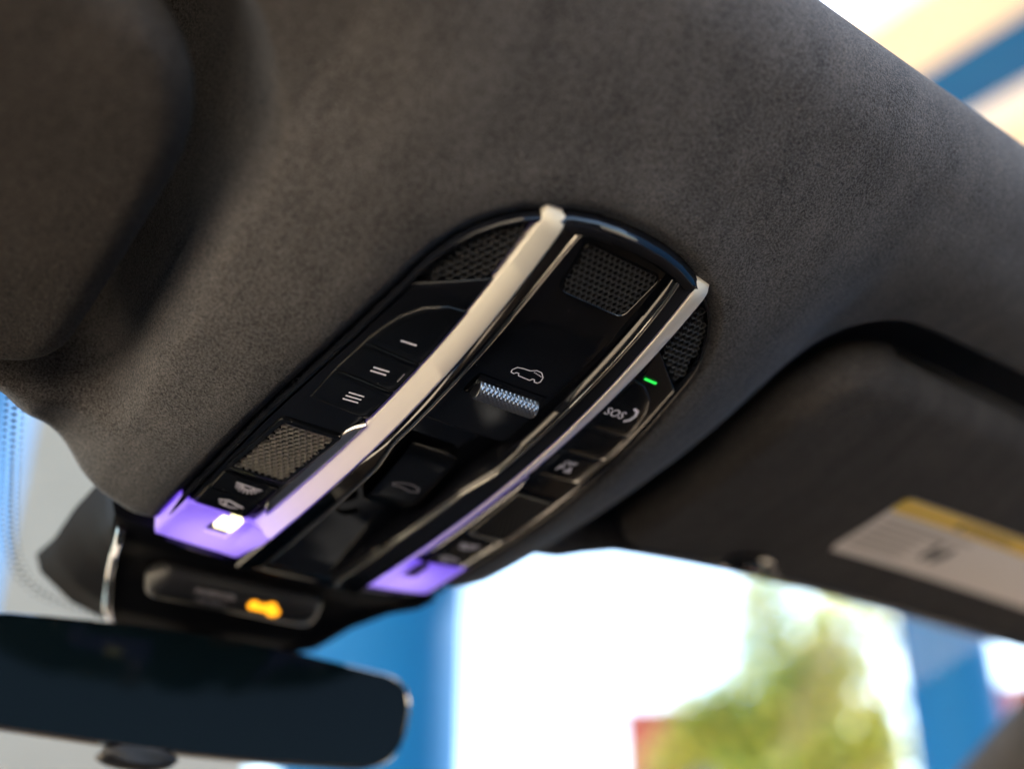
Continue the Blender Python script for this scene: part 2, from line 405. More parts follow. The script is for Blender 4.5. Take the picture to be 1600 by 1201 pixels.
for sg in (-1, 1):
    # light strip: white satin ridge
    secs = []
    for i in range(60):
        v = lerp(-.1282, .088, (i / 59) ** 1.15); k = oi(v); e = .0030 * max(0, (-.1250 - v) / .0032) ** 1.5
        pr = [(.0432, -.004), (.0432, .0004 - e), (.0428, .0010 - e), (.0355, .0012 + k * .85 - e), (.0346, .0010 + k * .85 - e), (.0342, -.004)]
        secs.append([K(sg * u, v, o) for u, o in pr])
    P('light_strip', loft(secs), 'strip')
    # glossy flank and thin bright bead between the strip and the centre
    secs = []; bead = []
    for v in VS:
        k = oi(v); r = rail(v); fl = -.0135 if v > -.019 else -.0065
        pr = [(.0340, -.006), (.0340, k * .80 + .0002), (.0335, k * .85 + .0006), (lerp(.0335, r + .0022, .5), k * .60 + .0002), (r + .0022, k * .45), (r + .0012, k * .42 - .0002), (r - .0008, k * .1 - .0022), (r - .0022, fl), (r + .004, fl)]
        secs.append([K(sg * u, v, o) for u, o in pr])
        cb = (r + .0012, k * .42 + .0002); rb = .00085
        bead.append([K(sg * (cb[0] + rb * math.cos(a)), v, cb[1] + rb * .9 * math.sin(a)) for a in [2 * math.pi * j / 10 for j in range(10)]])
    P('centre_flank', loft(secs), 'gloss')
    P('glint_bead', loft(bead), 'darkchrome')  # metal bead added to stand in for the reflection on the rail edge
    m_ = (lambda p: p) if sg > 0 else mirror_poly
    # rear corner grille
    inner = [(u - .0035, v) for u, v in HALF if -.125 < v < -.080 and u > .045]
    gp = [(.0440, -.1215)] + inner + [(.0685, -.0800), (.0440, -.0955)]
    P('grille_backing', slab(m_(gp), -.0030, -.0120, .0003), 'matte')
    o = P('grille_mesh', hexgrille(m_(gp), .0031, -.0006, .0020, .80, 1.0), 'mesh', smooth=False); o['kind'] = 'stuff'
    # side panel
    outer = [(u - .0030, v) for u, v in HALF if -.082 < v < .0855]
    sp = [(.0440, -.0948)] + [(.0690, -.0788)] + outer + [(outer[-1][0], .0855), (.0440, .0855)]
    P('side_panel', slab(m_(sp), 0.0, -.0120, .0004), 'gloss')
    # three-button block
    blk = [(.0440, -.0785), (.0520, -.0768), (.0600, -.0715), (.0652, -.0635), (.0678, -.0550), (.0694, -.0470), (.0712, -.0285), (.0724, -.0093), (.0440, -.0090)]
    cuts = [-.0786, -.0470, -.0285, -.0089]
    for a, b in zip(cuts[:-1], cuts[1:]):
        pts = [(.0440, a + .0003)] if a > -.07 else []
        ua = span(blk, max(a, -.0784))[1]; ub = span(blk, min(b, -.0094))[1]
        mid = [p for p in blk if a + .0004 < p[1] < b - .0004]
        if a < -.07: poly = [(.0442, -.0783)] + [p for p in mid if p[0] > .046] + [(ub, b - .0003), (.0442, b - .0003)]
        else: poly = [(.0442, a + .0003), (ua, a + .0003)] + [p for p in mid if p[0] > .046] + [(ub - .0012 if b > -.01 else ub, b - .0003), (.0442, b - .0003)]
        P('button', slab(m_(poly), .0009, -.001, .00045, .003), 'button')
    # microphone grille, framed
    mg = rounded([(.0475, .0075), (.0730, .0095), (.0755, .0500), (.0500, .0480)], .002)
    P('microphone_grille', hexgrille(m_(mg), .0029, .0011, .0014, .78, .95, .0006), 'micmesh' if sg < 0 else 'mesh', smooth=False)['kind'] = 'stuff'  # same mesh both sides; the right one's shade is put into its material
    P('microphone_frame', border(m_(rounded([(.0466, .0062), (.0740, .0084), (.0766, .0514), (.0490, .0496)], .0025)), .0024, .0009, .0006), 'button')
    # curved lens trim beside the strip
    secs = []
    for i in range(40):
        t = i / 39; v = lerp(-.0065, .0765, t); wv = .0042 * math.sin(math.pi * min(1, t * 7) / 2) * math.sin(math.pi * min(1, (1 - t) * 9) / 2) + .0002
        secs.append([K(sg * (.0434 + wv * f), v, o) for f, o in ((0, -.001), (0, .0016), (.25, .0019), (.6, .0015), (.9, .0006), (1, -.001))])
    P('lens_trim', loft(secs), 'chrome')
    # two front push buttons
    for a, b in ((.0552, .0693), (.0699, .0846)):
        P('button', slab(m_([(.0488, a), (.0748, a + .0006), (.0740, b + .0006), (.0488, b)]), .0010, -.001, .0005), 'button')
    # purple lamp with its notch: built as a lofted foot in three convex pieces welded by overlap
    lamp = thing
    k0 = .0046
    foot = []
    def foot_o(u, v):                                  # rises to the spine at the inner edge, rolls off at front and outside
        a = abs(u); o = interp(a, [.034, .043, .082], [lerp(.0062, .0022, float(sst(np.array((v - .092) / .026)))), .0016, .0012])
        o -= .0080 * max(0, (v - .1175) / .011) ** 2.2; o -= .0060 * max(0, (a - .0755) / .006) ** 2
        return o
    full = rounded([(.0346, .0870), (.0432, .0870), (.0450, .0862), (.0806, .0862), (.0800, .1140), (.0720, .1275), (.0400, .1292), (.0345, .1200)], [.0, .0, .001, .0015, .006, .006, .010, .010])
    nu_, nv_ = 34, 30; lo, hi = .0862, max(p[1] for p in full)
    V, F, idx = [], [], {}
    for layer in (0, 1):
        for i in range(nv_ + 1):
            v = lerp(lo + 1e-5, hi - 1e-5, i / nv_); a, b = span(full, v)
            for j in range(nu_ + 1):
                u = lerp(a, b, j / nu_); idx[layer, i, j] = len(V)
                V.append(K(sg * u, v, foot_o(u, v) if layer == 0 else -.0105))
    def solid(i, j):
        if not (0 <= i < nv_ and 0 <= j < nu_): return False
        v = lerp(lo, hi, (i + .5) / nv_); a, b = span(full, v); u = lerp(a, b, (j + .5) / nu_)
        return not (.0475 < u < .0595 and v < .1065)
    for i in range(nv_):
        for j in range(nu_):
            if not solid(i, j): continue
            F.append(tuple(idx[0, i + x, j + y] for x, y in ((0, 0), (0, 1), (1, 1), (1, 0))))
            F.append(tuple(idx[1, i + x, j + y] for x, y in ((0, 0), (0, 1), (1, 1), (1, 0))))
            for (di, dj), (p, q) in {(-1, 0): ((0, 0), (0, 1)), (1, 0): ((1, 0), (1, 1)), (0, -1): ((0, 0), (1, 0)), (0, 1): ((0, 1), (1, 1))}.items():
                if not solid(i + di, j + dj):
                    F.append((idx[0, i + p[0], j + p[1]], idx[0, i + q[0], j + q[1]], idx[1, i + q[0], j + q[1]], idx[1, i + p[0], j + p[1]]))
    o = P('ambient_lamp', (V, F), 'purple', ang=50)
    P('lamp_notch', slab(m_([(.0472, .0858), (.0598, .0858), (.0598, .1068), (.0472, .1068)]), -.0006, -.008, .0003), 'matte', parent=o)
    if sg < 0:
        r = P('reading_light', slab(m_([(.0492, .0876), (.0580, .0876), (.0580, .0985), (.0492, .0985)]), .0026, -.0005, .0006), 'warmled'); r['label'] = 'small warm white reading light in the left purple lamp'

# rear cap and centre panel
P('centre_panel', slab(rounded([(-.0246, -.1290), (.0246, -.1290), (.0246, -.0185), (-.0246, -.0185)], [.006, .006, .004, .004]), -.0022, -.0125, .0012), 'gloss')
cg = rounded([(-.0200, -.1235), (.0200, -.1235), (.0172, -.1010), (-.0172, -.1010)], .004)
P('speaker_frame', border(cg, .0008, -.0018, .0007), 'button')
o = P('grille_mesh', hexgrille(cg, .0027, -.0014, .0014, .80, 1.0, .0008), 'mesh', smooth=False); o['kind'] = 'stuff'
# scoop and knurled tab
secs = []
for i in range(13):
    v = lerp(-.0520, -.0400, i / 12); d = .0030 * math.sin(math.pi * i / 12)
    secs.append([K(u, v, -.0021 + .0004 - (0) + .0001 + (.0012 if abs(u) > .0172 else 0) * math.sin(math.pi * i / 12)) for u in np.linspace(-.0180, .0180, 17)])
P('tab_scoop', loft(secs, False, False), 'gloss')
V, F = [], []; nL, nT = 150, 34
for i in range(nL + 1):
    u = lerp(-.0160, .0160, i / nL); end = min(i, nL - i) / nL; rr = .0046 * (1 - .9 * max(0, 1 - end / .02) ** 2)
    for j in range(nT + 1):
        a = math.pi * lerp(-.12, 1.12, j / nT); ku = u / .0011; ka = a * .0046 / .0011
        kn = abs(math.sin(math.pi * (ku + ka) / 2)) * abs(math.sin(math.pi * (ku - ka) / 2))
        r = rr + .00042 * kn * (1 if .03 < i / nL < .97 else 0)
        V.append(K(u, -.0448 + .85 * r * math.cos(a), -.0016 + r * math.sin(a)))
    if i:
        for j in range(nT):
            x = (i - 1) * (nT + 1) + j; F.append((x, x + 1, x + nT + 2, x + nT + 1))
F.append(tuple(range(nT + 1))); F.append(tuple(nL * (nT + 1) + j for j in range(nT + 1)))
o = P('knurled_switch', (V, F), 'silver', ang=25); o['label'] = 'knurled silver switch tab in the middle of the console'
# recess in front of it, second switch, front bowl
def bowl(v): return interp(v, [-.02, .05, .075, .100, .112, .121], [-.0100, -.0100, -.0085, -.0050, -.0025, .0002])
P('recess_floor', slab(rounded([(-.0238, -.0180), (.0238, -.0180), (.0205, .1215), (-.0205, .1215)], [.001, .001, .010, .010]), bowl, -.0130, .0006), 'gloss')
P('front_sill', slab(rounded([(-.0345, .1150), (.0345, .1150), (.0345, .1275), (-.0345, .1275)], [.0, .0, .003, .003]), lambda v: interp(v, [.115, .121, .1275], [-.003, .0006, -.0010]), -.0130, .0012), 'gloss')
sw = P('rocker_switch', slab(rounded([(-.0135, .0030), (.0125, .0030), (.0145, .0480), (-.0105, .0480)], .0022), lambda v: interp(v, [.003, .010, .040, .048], [-.0062, -.0040, -.0010, -.0028]), -.0110, .0010), 'button')
arm = []
for i in range(14):
    t = i / 13; a = math.pi * (.15 + .8 * t); c = (-.010 + .0065 * math.cos(a), .0560 + .0085 * math.sin(a) * 1.2)
    arm.append([K(c[0] + .0012 * math.cos(x), c[1] + .0009 * math.cos(x + 1.2), -.0050 + .0020 * math.sin(x)) for x in [2 * math.pi * j / 8 for j in range(8)]])
P('switch_hook', loft(arm), 'button')
P('switch_pin', loft([[K(-.0165 + .0013 * math.cos(x) * s, .058 + .0013 * math.sin(x) * s, o_) for x in [2 * math.pi * j / 12 for j in range(12)]] for s, o_ in ((1, -.010), (1, -.0045), (.6, -.0038), (.05, -.0037))]), 'darkchrome')

# printed marks
IO = .00102
def bar(u, v, L=.0062, wd=.00085, o=IO): return stroke([(u - L / 2, v + .0004), (u + L / 2, v - .0004)], wd, o)
P('icon', bar(-.0550, -.0548), 'icon')
P('icon', join(bar(-.0562, -.0376), bar(-.0562, -.0354)), 'icon')
P('icon', join(bar(-.0567, -.0203), bar(-.0567, -.0181), bar(-.0567, -.0159)), 'icon')
P('icon', stroke([(-.0470, -.0398), (-.0470, -.0350)], .0006, IO), 'icon_dim')
g = P('green_indicator', stroke([(.0488, -.0804), (.0556, -.0800)], .0012, .0006), 'green'); g['label'] = 'small glowing green indicator bar'
sos = text_on('SOS', .0062, .0505, -.0585, IO, 1.05)
hand = stroke([(.0575, -.0640), (.0600, -.0632), (.0612, -.0605), (.0606, -.0575), (.0586, -.0560)], .0013, IO)
P('icon', join(sos, hand), 'icon')
P('icon', join(text_on('OFF', .0042, .0560, -.0216, IO), text_on('P', .0062, .0535, -.0172, IO, 1.1), stroke([(.0572, -.0156), (.0606, -.0156), (.0589, -.0190)], .0006, IO, True), stroke([(.0589, -.0176), (.0589, -.0166)], .0006, IO)), 'icon')
def rays(u, v, s=1., o=.00112, only=9):
    parts = []
    for k in range(only):
        a = math.radians(lerp(8, 172, k / (only - 1)))
        parts.append(stroke([(u + s * .0022 * math.cos(a), v + s * .0016 * math.sin(a)), (u + s * .0056 * math.cos(a), v + s * .0052 * math.sin(a))], .00052 * s, o))
    parts.append(stroke([(u - s * .0060, v - .0008), (u + s * .0060, v - .0008)], .0007 * s, o))
    return join(*parts)
for sg in (-1, 1):
    P('icon', rays(sg * .0608, .0605), 'icon')
    P('icon', join(stroke([(sg * .0605 - .0058, .0768), (sg * .0605 - .002, .0752), (sg * .0605 + .006, .0775)], .0010, .00112), stroke([(sg * .0605 - .0045, .0790), (sg * .0605 + .001, .0800), (sg * .0605 + .004, .0788)], .0009, .00112), stroke([(sg * .0605 - .002, .0770), (sg * .0605 - .002, .0800)], .0009, .00112)), 'icon')
car_o = [(-.0085, .0005), (-.0072, -.0016), (-.0040, -.0022), (-.0005, -.0024), (.0022, -.0038), (.0052, -.0036), (.0078, -.0014), (.0084, .0014), (.0074, .0026), (.0058, .0026), (.0050, .0014), (.0038, .0014), (.0032, .0026), (-.0035, .0024), (-.0042, .0012), (-.0056, .0012), (-.0062, .0022), (-.0080, .0020)]
def car_icon(u, v, o, s=1., wd=.00042):
    a = join(stroke([(u + x * s, v + y * s) for x, y in car_o], wd, o, True))
    return a
P('icon', join(car_icon(.0005, -.0600, -.0021, .92), *[stroke([(.0022 + k * .0010, -.0622 + k * .0002), (.0026 + k * .0010, -.0622 + k * .0002)], .0004, -.0021) for k in range(5)]), 'icon')
co = [(u, v) for u, v in [(-.0075, .0), (-.003, -.0018), (.0015, -.0022), (.0060, -.0008), (.0068, .0016), (.003, .0026), (-.002, .0012), (-.0066, .0014)]]
V, F = stroke([(x + .0012, y + .0285) for x, y in co], .0008, 0, True)
P('icon', ([(x, y, S(x, y) - (interp(y, [.003, .010, .040, .048], [-.0062, -.0040, -.0010, -.0028]) + .00015)) for x, y, z in V], F), 'icon_dim', parent=con)

# ------------------------------------------------------------------ sun visors
def visor(sg, label):
    t = thing('sun_visor', label, 'sun visor', (sg * .35, -.03, .04), 'stowed sun visors')
    poly = rounded([(.157, -.116), (.62, -.116), (.62, .060), (.290, .060), (.284, .052), (.244, .052), (.238, .060), (.152, .050)], [.055, .01, .01, .006, .006, .006, .006, .022], 10)
    poly = [p for p in poly]
    lo, hi = -.116, .060; secs = []; vv = sorted({lerp(lo + 1e-4, hi - 1e-4, .5 - .5 * math.cos(math.pi * i / 60)) for i in range(61)})
    Tk = .030
    for v in vv:
        a, b = span(poly, v); d = min(v - lo, hi - v); e = .013
        x = max(0, 1 - d / e); dr = e * (1 - math.sqrt(max(0, 1 - x * x)))
        pr = []
        for k in range(7):
            an = math.pi / 2 * k / 6; pr.append((a + e * (1 - math.cos(an)) * 1.0, -dr - e * (1 - math.sin(an)) ))
        pr += [(lerp(a + e, b, i / 30), -dr) for i in range(1, 31)] + [(b, -Tk + dr * .5), (a + e * .5, -Tk + dr * .5), (a, -Tk + e + 0 * dr)]
        secs.append([(sg * u, v, float(SE(np.array(u), np.array(v))) + .009 - o) for u, o in pr])
    Vv, F = loft(secs); mesh('visor_body', Vv, F, 'suede_shaded', t, ang=60)
    # stitched front hem
    sm = []
    for i in range(50):
        u = lerp(.175, .615, i / 49); v = .0535 if not .232 < u < .296 else .0455; z = float(SE(np.array(u), np.array(v))) + .009
        sm.append([(sg * u, v + .0022 * math.cos(a), z + .0004 - .0018 * math.sin(a)) for a in [2 * math.pi * j / 8 for j in range(8)]])
    Vv, F = loft(sm); mesh('hem', Vv, F, 'matte', t)
    # retaining clip
    cl = []
    for i in range(12):
        a = math.pi * i / 11; u0 = .262 + .013 * math.cos(a)
        z = float(SE(np.array(u0), np.array(.05))) + .009
        cl.append([(sg * (u0 + .0022 * math.cos(b) * math.cos(a)), .050 - .011 * math.sin(a) + .003 * math.cos(b) * math.sin(a), z - .006 * math.sin(a) + .003 * math.sin(b)) for b in [2 * math.pi * j / 8 for j in range(8)]])
    Vv, F = loft(cl); mesh('clip', Vv, F, 'gloss', t)
    Vv, F = loft([[(sg * (.262 + .021 * k * math.cos(b)), .044 + .0125 * k * math.sin(b), float(SE(np.array(.262 + .021 * k * math.cos(b)), np.array(.044 + .0125 * k * math.sin(b)))) + .009 - o) for b in [2 * math.pi * j / 24 for j in range(24)]] for k, o in ((1, -.002), (1, .0010), (.9, .0018), (.75, .0008), (.4, -.0006), (.05, -.001))]); mesh('clip_pocket', Vv, F, 'gloss', t)
    return t
vl = visor(-1, 'brown suede sun visor at the upper left of the console')
vr = visor(1, 'brown suede sun visor with warning label, right of the console')
def VS_(u, v, o=.0004): return (u, v, float(SE(np.array(u), np.array(v))) + .009 - o)
def vpatch(u0, u1, v0, v1, o, r=0., nu=14, nv=8):
    poly = rounded([(u0, v0), (u1, v0), (u1, v1), (u0, v1)], r) if r else [(u0, v0), (u1, v0), (u1, v1), (u0, v1)]
    secs = []
    for i in range(nv + 1):
        v = lerp(v0 + 1e-6, v1 - 1e-6, i / nv); a, b = span(poly, v); secs.append([VS_(lerp(a, b, j / nu), v, o) for j in range(nu + 1)])
    return loft(secs, False, False)
Lu0, Lu1, Lv0, Lv1 = .2975, .560, -.0500, .0105
lb = mesh('warning_label', *vpatch(Lu0, Lu1, Lv0, Lv1, .0004, .004), 'label', vr); lb['label'] = 'white airbag warning sticker with yellow heading band'
mesh('heading_band', *vpatch(Lu0 + .0005, Lu1 - .0005, Lv0 + .0005, Lv0 + .0135, .0006, .0035), 'labely', lb)
ln = []
for k in range(6):
    v = Lv0 + .0185 + k * .0058; ln.append(vpatch(Lu0 + .006, Lu0 + (.058 if k > 1 else .058 + .02 * (2 - k)), v, v + .0026, .0007, 0, 6, 1))
mesh('fine_print', *join(*ln), 'inkgrey', lb)
V, F = text_flat('WARNING', .011); mesh('heading_text', [VS_(Lu0 + .100 + x, Lv0 + .0072 - y, .0008) for x, y in V], F, 'ink', lb, smooth=False)
tri = [(Lu0 + .0645, Lv0 + .0110), (Lu0 + .0725, Lv0 + .0110), (Lu0 + .0685, Lv0 + .0030)]
mesh('warning_triangle', [VS_(u, v, .0008) for u, v in tri], [(0, 1, 2)], 'ink', lb, smooth=False)
def blob(pts): return [VS_(u, v, .0008) for u, v in pts], [tuple(range(len(pts)))]
pc = (Lu0 + .083, Lv0 + .036)
mesh('pictogram', *join(blob([(pc[0] - .011, pc[1] - .009), (pc[0] - .007, pc[1] - .010), (pc[0] - .004, pc[1] - .001), (pc[0] - .004, pc[1] + .009), (pc[0] - .010, pc[1] + .009)]),
                        blob([(pc[0] + .001, pc[1] - .003), (pc[0] + .006, pc[1] - .010), (pc[0] + .010, pc[1] - .008), (pc[0] + .011, pc[1] + .002), (pc[0] + .006, pc[1] + .010), (pc[0] + .001, pc[1] + .008)]),
                        blob([(pc[0] - .005, pc[1] + .001), (pc[0] + .002, pc[1] - .001), (pc[0] + .002, pc[1] + .003), (pc[0] - .005, pc[1] + .004)])), 'ink', lb, smooth=False)

# ------------------------------------------------------------------ sensor cover in front of the console, airbag indicator
cv = thing('sensor_cover', 'black plastic sensor cover between the console and the mirror', 'sensor cover', (0, .17, .02))
def cov_w(v): return interp(v, [.125, .15, .18, .21, .235], [.094, .086, .076, .064, .050])
def cov_z(v): return interp(v, [.125, .14, .16, .185, .21, .235], [.0145, .0135, .0185, .0200, .016, .020])
secs = []
for i in range(30):
    v = lerp(.1255, .236, i / 29); wv = cov_w(v); z = cov_z(v); s = []
    ex = max(1.04, .092 / wv)
    for f, dz in ((-ex, .034), (-lerp(1, ex, .92), .024), (-lerp(1, ex, .5), .010), (-1.0, .003), (-.94, .0005), (-.8, 0), (-.4, -.001), (0, -.0015), (.4, -.001), (.8, 0), (.94, .0005), (1.0, .003), (lerp(1, ex, .5), .010), (lerp(1, ex, .92), .024), (ex, .034)):
        s.append((wv * f, v, z + dz))
    s += [(wv * .9, v, .058), (-wv * .9, v, .058)]
    secs.append(s)
mesh('cover_shell', *loft(secs), 'cover', cv, ang=50)
for sg in (-1, 1):
    sm = []
    for i in range(30):
        v = lerp(.130, .228, i / 29); wv = cov_w(v); z = cov_z(v)
        sm.append([(sg * (wv * .955 + .0022 * math.cos(a)), v, z - .0006 - .0018 * math.sin(a)) for a in [2 * math.pi * j / 10 for j in range(10)]])
    o = mesh('edge_trim', *loft(sm), 'chrome' if sg < 0 else 'cover', cv)
ind = thing('airbag_indicator', 'black airbag indicator bar with glowing amber symbol', 'indicator', (-.01, .167, .012))
secs = []
for i in range(26):
    t = i / 25; u = lerp(-.060, .038, t); e = math.sqrt(max(0, 1 - max(0, (abs(t - .5) - .42) / .08) ** 2)); e = max(e, .15)
    secs.append([(u, .166 + .0125 * e * math.cos(a), .0145 - .0105 * e * math.sin(a)) for a in [2 * math.pi * j / 16 for j in range(16)]])
mesh('lens_bar', *loft(secs), 'matte', ind, ang=50)
def on_bar(u, h): a = math.radians(115 + h); return (u, .166 + .0129 * math.cos(a), .0145 - .0109 * math.sin(a))
def barpatch(u0, u1, h0, h1): return [on_bar(u0, h0), on_bar(u1, h0), on_bar(u1, h1), on_bar(u0, h1)], [(0, 1, 2, 3)]
V, F = text_flat('PASSENGER', .0042); V2, F2 = text_flat('AIR BAG', .0042)
mesh('indicator_text', *join(([on_bar(-.027 + x, -14 + y * 4200) for x, y in V], F), ([on_bar(-.027 + x, 14 + y * 4200) for x, y in V2], F2)) if False else join(([on_bar(-.0265 + x, 12 + y * 4600) for x, y in V], F), ([on_bar(-.0265 + x, -14 + y * 4600) for x, y in V2], F2)), 'icon_dim', ind, smooth=False)
def disc(u, h, r):
    pts = [on_bar(u + r * math.cos(a), h + r * 4600 * math.sin(a)) for a in [2 * math.pi * k / 12 for k in range(12)]]; return pts, [tuple(range(12))]
mesh('amber_symbol', *join(disc(-.0045, 4, .0030), disc(.0005, 2, .0026), disc(.0052, 6, .0034), disc(.0080, -6, .0034), barpatch(-.004, .008, -9, 5)), 'amber', ind, smooth=False)['label'] = 'glowing amber airbag off symbol'

# ------------------------------------------------------------------ rear view mirror
mr = thing('rear_view_mirror', 'dark frameless rear view mirror hanging in front of the console', 'mirror', (0, .21, -.025))
MX = (Matrix.Translation((-.012, .200, -.0280)) @ Matrix.Rotation(math.radians(-9), 4, 'Z') @ Matrix.Rotation(math.radians(9), 4, 'X') @ Matrix.Rotation(math.radians(4.0), 4, 'Y'))
base = rounded([(x, z * .93) for x, z in [(-.122, .026), (0, .036), (.120, .027), (.113, -.027), (0, -.0335), (-.116, -.030)]], [.024, .09, .020, .024, .09, .026], 10)
def ring(sc, y, dx=0): return [tuple(MX @ Vector((x * (1 - sc / .12) , y, z * (1 - sc / .034)))) for x, z in base]
mesh('mirror_glass', ring(.0011, -.0004), [tuple(range(len(base)))], 'mirrorglass', mr)
mesh('mirror_bezel', *loft([ring(.0013, -.0006), ring(.0009, -.0012), ring(.0003, -.0008), ring(0, .0004), ring(0, .004)], True, False), 'darkchrome', mr)
mesh('mirror_housing', *loft([ring(0, .004), ring(.0006, .010), ring(.004, .018), ring(.010, .024), ring(.020, .028)]), 'matte', mr, ang=60)
def tube(pts, r, n=12):
    secs = []
    for i, p in enumerate(pts):
        p = Vector(p); d = (Vector(pts[min(i + 1, len(pts) - 1)]) - Vector(pts[max(i - 1, 0)])).normalized()
        a = d.orthogonal().normalized(); b = d.cross(a); rr = r[i] if isinstance(r, (list, tuple)) else r
        secs.append([tuple(p + (a * math.cos(t) + b * math.sin(t)) * rr) for t in [2 * math.pi * k / n for k in range(n)]])
    return loft(secs)
mesh('stem', *tube([(0, .232, .030), (0, .234, .010), (0, .230, -.012), (0, .224, -.022)], [.016, .013, .012, .014]), 'matte', mr)
mesh('dimmer_button', *loft([[tuple(MX @ Vector((-.026 + .019 * s * math.cos(a), y + .002, -.0335 + .005 * s * math.sin(a)))) for a in [2 * math.pi * k / 20 for k in range(20)]] for s, y in ((.8, -.003), (1, -.001), (1, .012))]), 'matte', mr)

# ------------------------------------------------------------------ windscreen with printed dots
def WZ(u, v): return .070 - .10 * (v - .06) - .28 * (v - .06) ** 2 - .07 * u * u
ws = thing('windscreen', 'clear raked windscreen with a dotted black edge print', 'windscreen', (0, .4, .0))
secs = [[(u, v, WZ(u, v)) for u in np.linspace(-.72, .72, 31)] for v in np.linspace(.055, .95, 25)]
mesh('glass_pane', *loft(secs, False, False), 'glass', ws)
def on_ws(px, py):
    d = pix(px, py); s = .5
    for _ in range(40):
        p = CAMK + d * s; s += .8 * (WZ(p.x, p.y) - p.z) / d.z
    return CAMK + d * s
edge = [on_ws(*p) for p in ((26, 600), (22, 660), (19, 720), (16, 780), (16, 830), (22, 870), (36, 897), (60, 920), (90, 935), (125, 950), (160, 962))]
dots = []
def dotat(p, r):
    return [(p.x + r * math.cos(a), p.y + r * math.sin(a), WZ(p.x, p.y) - .0008) for a in [2 * math.pi * k / 8 for k in range(8)]], [tuple(range(8))]
for i in range(len(edge) - 1):
    a, b = edge[i], edge[i + 1]; L = (b - a).length; k = max(1, int(L / .0040)); nn = Vector((-(b - a).y, (b - a).x, 0)).normalized()
    for j in range(k):
        p = a.lerp(b, j / k)
        for q, r in ((-.0034, .0008), (0, .0014), (.0034, .0010)): dots.append(dotat(p + nn * (q) + (b - a) * (.5 / k if q == 0 else 0), r))
mesh('edge_dots', *join(*dots), 'black', ws, smooth=False)['kind'] = 'stuff'

# ------------------------------------------------------------------ right A-pillar, dashboard, roof glass
ap = mesh('pillar_trim', *tube([(.72, .02, .03), (.75, .20, -.03), (.775, .40, -.125), (.80, .70, -.30), (.82, 1.0, -.50)], [.05, .048, .046, .046, .05], 14), 'suede_shaded', org=(.7, .4, -.1))
tagit(ap, 'dark trim of the windscreen pillar at the lower right corner', 'pillar trim')
secs = []
for u in np.linspace(-.75, .75, 25):
    secs.append([(u, v, z - .02 * (u / .75) ** 2) for v, z in ((.95, -.40), (.80, -.405), (.55, -.43), (.36, -.46), (.27, -.50), (.22, -.58), (.20, -.75), (.30, -1.0))])
da = mesh('dashboard', *loft(secs, False, False), 'dash', org=(0, .5, -.5)); tagit(da, 'black dashboard below the windscreen, out of view under the mirror', 'dashboard')

# lower cabin: floor, door panels up to the window line, rear bulkhead (open windows all round)
def cab(V, F, name, m, label, cat):
    o = mesh(name, V, F, m, smooth=False, world=True); tagit(o, label, cat, kind='structure'); return o
cx, cy0, cy1, cz0, cz1 = .76, -2.1, .75, .22, .99
cab([(-cx, cy0, cz0), (cx, cy0, cz0), (cx, cy1, cz0), (-cx, cy1, cz0), (-cx, cy0, cz1), (cx, cy0, cz1), (cx, cy1, cz1), (-cx, cy1, cz1)],
    [(0, 1, 2, 3), (0, 3, 7, 4), (1, 2, 6, 5), (0, 1, 5, 4), (3, 2, 6, 7)], 'cabin_tub', 'cabin', 'dark lower cabin below the window line', 'cabin')
cab([(-cx, cy0 - .01, cz1 + .004), (cx, cy0 - .01, cz1 + .004), (.6, cy0 + .15, 1.42), (-.6, cy0 + .15, 1.42), (.6, -1.35, 1.46), (-.6, -1.35, 1.46)], [(0, 1, 2, 3), (3, 2, 4, 5)], 'rear_roof', 'cabin', 'dark rear wall and roof of the cabin behind the camera', 'cabin')

# ------------------------------------------------------------------ outdoors (seen blurred through the glass)
g = mesh('ground', [(-120, -120, 0), (120, -120, 0), (120, 120, 0), (-120, 120, 0)], [(0, 1, 2, 3)], 'ground', smooth=False, world=True); tagit(g, kind='structure')
def column(px_l, px_r, dist, label, height=5.):
    a, b = wpix(px_l, 1050, dist), wpix(px_r, 1050, dist); c = (a + b) / 2; r = (b - a).length / 2
    t = thing('blue_column', label, 'column', (c.x, c.y, 0), 'blue round columns', True)
    def rings(spec): return loft([[(c.x + rr * math.cos(x), c.y + rr * math.sin(x), z) for x in [2 * math.pi * k / 28 for k in range(28)]] for rr, z in spec])
    mesh('shaft', *rings([(r, .12), (r, height)]), 'bluepaint', t)
    mesh('base_plate', *rings([(r * 1.3, 0), (r * 1.3, .10), (r * 1.05, .14)]), 'whitepaint', t)
    return t
column(440, 727, 4.2, 'wide blurred blue column behind the mirror, left of the white sky')
column(1405, 1560, 5.2, 'blurred blue column seen below the warning label at right')
column(-250, -36, 4.6, 'blurred blue column at the far left behind the windscreen', 9.)
# canopy overhead, seen through the roof opening
zc = 3.4
def canopy_x(px, py): return wplane(px, py, zc).x
y0, y1 = -2.5, 3.2
def slat(xa, xb, z0, z1, m, name, parent):
    V = [(x, y, z) for x in (xa, xb) for y in (y0, y1) for z in (z0, z1)]
    F = [(0, 1, 3, 2), (4, 5, 7, 6), (0, 1, 5, 4), (2, 3, 7, 6), (0, 2, 6, 4), (1, 3, 7, 5)]
    return mesh(name, V, F, m, parent, smooth=False, world=True)
xa, xb, xc_, xd = canopy_x(1385, 30), canopy_x(1470, 100), canopy_x(1545, 150), canopy_x(1600, 185)
cp = thing('canopy', 'blurred beige canopy with a blue beam seen above the roof edge', 'canopy', (xb, 0, zc), None, True)
slat(xa, xb, zc, zc + .12, 'beige', 'soffit_panel', cp)
slat(xb + .003, xc_, zc - .02, zc + .20, 'bluepaint', 'beam', cp)
slat(xc_ + .003, xd, zc + .01, zc + .12, 'whitepaint', 'soffit_panel', cp)
